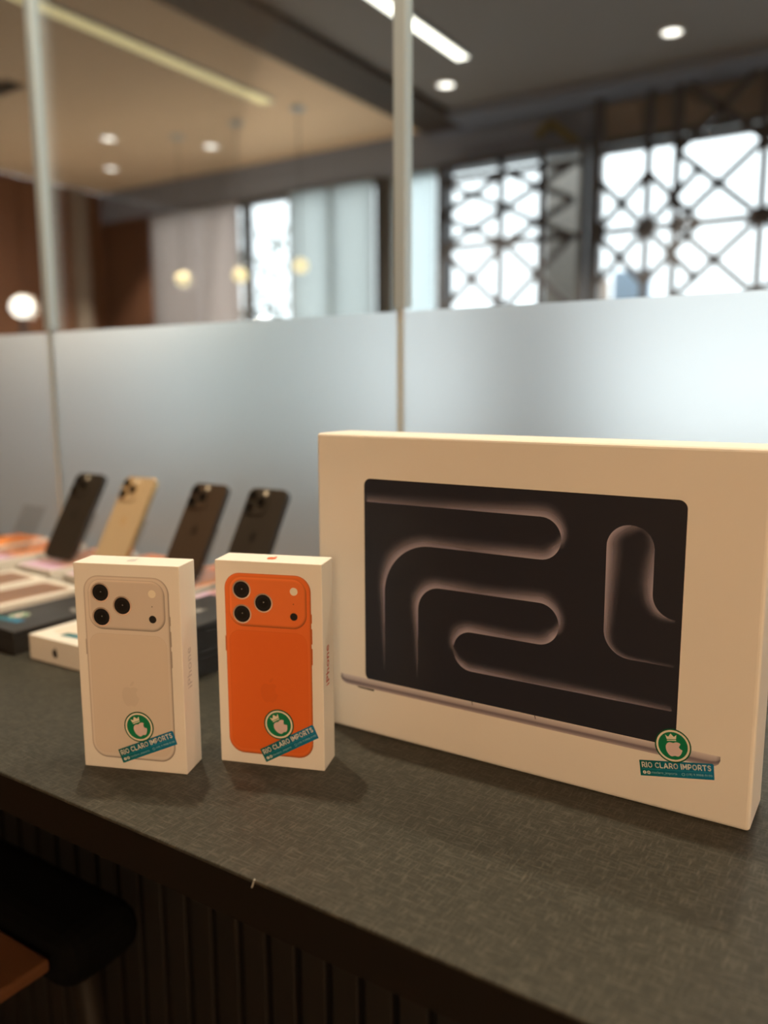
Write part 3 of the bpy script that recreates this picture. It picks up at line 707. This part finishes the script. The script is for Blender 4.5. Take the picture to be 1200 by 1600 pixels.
for x, y, yw, lb in ((-0.462, 0.194, -4, 'white phone box with a brown print, right of two behind the black box'), (-0.562, 0.206, -4, 'white phone box with a brown print at the left edge of view')):
    b3 = lying(x, y, yw, lb)
    rings('phone_print', 11, 12, 79, 158, 9, [(0, lambda nx, ny, u, v: lin((230, 214, 196))), (2, lambda nx, ny, u, v: lin((176, 140, 120))), (6, lambda nx, ny, u, v: lin((150, 118, 100)))], top_frame(0.0285), 1, b3)
lying(-0.112, 0.176, -2, 'lower of two stacked black boxes between the upright phone boxes', 'carton_dark', grp='stacked black phone boxes')
b4 = lying(-0.112, 0.176, -2, 'upper of two stacked black boxes between the upright phone boxes', 'carton_dark', grp='stacked black phone boxes', z=0.0287)
apple_mark('foil_emblem', 45, 110, 14, top_frame(0.0285), 2, 'grey_foil', b4)

# phones leaning on clear stands that stand on colourful phone boxes
def print_box(x, label):
    r = lying(x-CW/2, 0.397, 0, label, grp='orange printed boxes along the glass')
    h = 0.0285; F = top_frame(h)
    rows = [(2, (232, 208, 226)), (24, (214, 180, 226)), (45, (240, 170, 130)), (70, (246, 150, 50)), (120, (244, 140, 34)), (167, (236, 128, 30))]
    vs, cs, fs = [], [], []
    for vv, c in rows:
        for u in (3, CW*1000-3): vs.append(F(u, vv, 1)); cs.append(lin(c))
    for i in range(len(rows)-1): fs.append((2*i, 2*i+1, 2*i+3, 2*i+2))
    coloured('wallpaper_print', vs, fs, cs, 'print', r)
    return r
PH = ((-0.540, 'phone_black', 'phone_black_edge', 'black phone leaning back at the left end of the row of four', 0.0),
      (-0.420, 'phone_gold', 'phone_gold_edge', 'gold phone leaning back beside the leftmost black phone', 0.004),
      (-0.268, 'phone_brown', 'phone_black_edge', 'dark brown grey phone leaning back behind the silver phone box', 0.0),
      (-0.156, 'phone_black', 'phone_black_edge', 'black phone leaning back at the right end, behind the orange phone box', 0.0))
for i, (x, bk, ed, lb, dz) in enumerate(PH):
    print_box(x, ['orange printed flat box under the leftmost leaning phone', 'orange printed flat box under the gold phone', 'orange printed flat box under the dark brown phone', 'orange printed flat box under the rightmost leaning phone'][i])
print_box(-0.675, 'orange printed flat box with an empty clear stand'); print_box(-0.785, 'orange printed flat box at the left edge by the glass')
TILT = math.radians(31.0)
def acrylic(x, label):
    e = empty('phone_stand', (x, 0.44, 0.0288)); tag(e, label, 'stand', 'clear phone stands')
    box('base_plate', -0.03, 0.03, -0.012, 0.10, 0.0, 0.0025, 'clear_acrylic', e)
    bm = bmesh.new()
    add_box(bm, -0.03, 0.03, -0.0015, 0.0015, 0.004, 0.085, mtx=Matrix.Translation((0, 0.016, 0.0)) @ Matrix.Rotation(-TILT, 4, 'X'))
    obj_bm('back_plate', bm, 'clear_acrylic', e)
    box('front_lip', -0.03, 0.03, -0.014, -0.0122, 0.0, 0.012, 'clear_acrylic', e)
for i, (x, bk, ed, lb, dz) in enumerate(PH):
    acrylic(x, ['clear stand holding the leftmost leaning phone', 'clear stand holding the gold phone', 'clear stand holding the dark brown phone', 'clear stand holding the rightmost leaning phone'][i])
    p = empty('smartphone', (x, 0.4405, 0.0358+dz*0.2), 0.0); p.rotation_euler = (-TILT, 0, 0); tag(p, lb, 'phone', 'phones leaning on clear stands')
    w_, h_, d_ = 0.0715, 0.1496, 0.0078
    # rounded slab: outline in xz, thickness along y; the back faces the shop
    def slab(nm, x0, z0, x1, z1, r, y0, y1, material, parent, bev):
        bm = bmesh.new(); pts = rrect(x0, z0, x1, z1, r, 6)
        A = [bm.verts.new((q[0], y0, q[1])) for q in pts]; B = [bm.verts.new((q[0], y1, q[1])) for q in pts]
        fa = bm.faces.new(A); fb = bm.faces.new(B[::-1]); n_ = len(pts)
        for j in range(n_): bm.faces.new((A[(j+1) % n_], A[j], B[j], B[(j+1) % n_]))
        bmesh.ops.recalc_face_normals(bm, faces=bm.faces[:])
        if bev: bmesh.ops.bevel(bm, geom=list(fa.edges)+list(fb.edges), offset=bev, segments=2, profile=0.5, affect='EDGES')
        return obj_bm(nm, bm, material, parent)
    body = slab('body', -w_/2, 0, w_/2, h_, 0.0115, 0, d_, ed, p, 0.0012)
    slab('back_glass', -w_/2+0.0012, 0.0012, w_/2-0.0012, h_-0.0012, 0.0105, -0.0003, 0.0, bk, p, 0)
    slab('display', -w_/2+0.002, 0.002, w_/2-0.002, h_-0.002, 0.010, d_, d_+0.0002, 'phone_screen', p, 0)
    pl = slab('camera_plateau', -w_/2+0.003, h_-0.042, -w_/2+0.042, h_-0.003, 0.010, -0.0022, -0.0003, bk, p, 0.0006)
    for cx, cz in ((-w_/2+0.0135, h_-0.0135), (-w_/2+0.0135, h_-0.0315), (-w_/2+0.0310, h_-0.0225)):
        bm = bmesh.new(); add_cyl(bm, (cx, -0.0040, cz), (cx, -0.0022, cz), 0.0078, seg=20); ln = obj_bm('camera_lens', bm, 'lens_ring' if 'gold' not in bk else 'phone_gold_edge', pl)
        bm = bmesh.new(); add_cyl(bm, (cx, -0.0043, cz), (cx, -0.0040, cz), 0.0068, seg=20); obj_bm('lens_glass', bm, 'lens_glass', pl)
    bm = bmesh.new(); add_cyl(bm, (-w_/2+0.034, -0.0026, h_-0.0085), (-w_/2+0.034, -0.0022, h_-0.0085), 0.0033, seg=14); obj_bm('flash_lamp', bm, 'flash', pl)
    apple_mark('apple_emblem', 0, 75, 15, lambda u, v, k: (u/1000, -0.0003-LAY*k, v/1000), 1, bk+'_mark', p)
    # corner antenna cap catching the light
acrylic(-0.675, 'empty clear stand left of the leftmost phone')
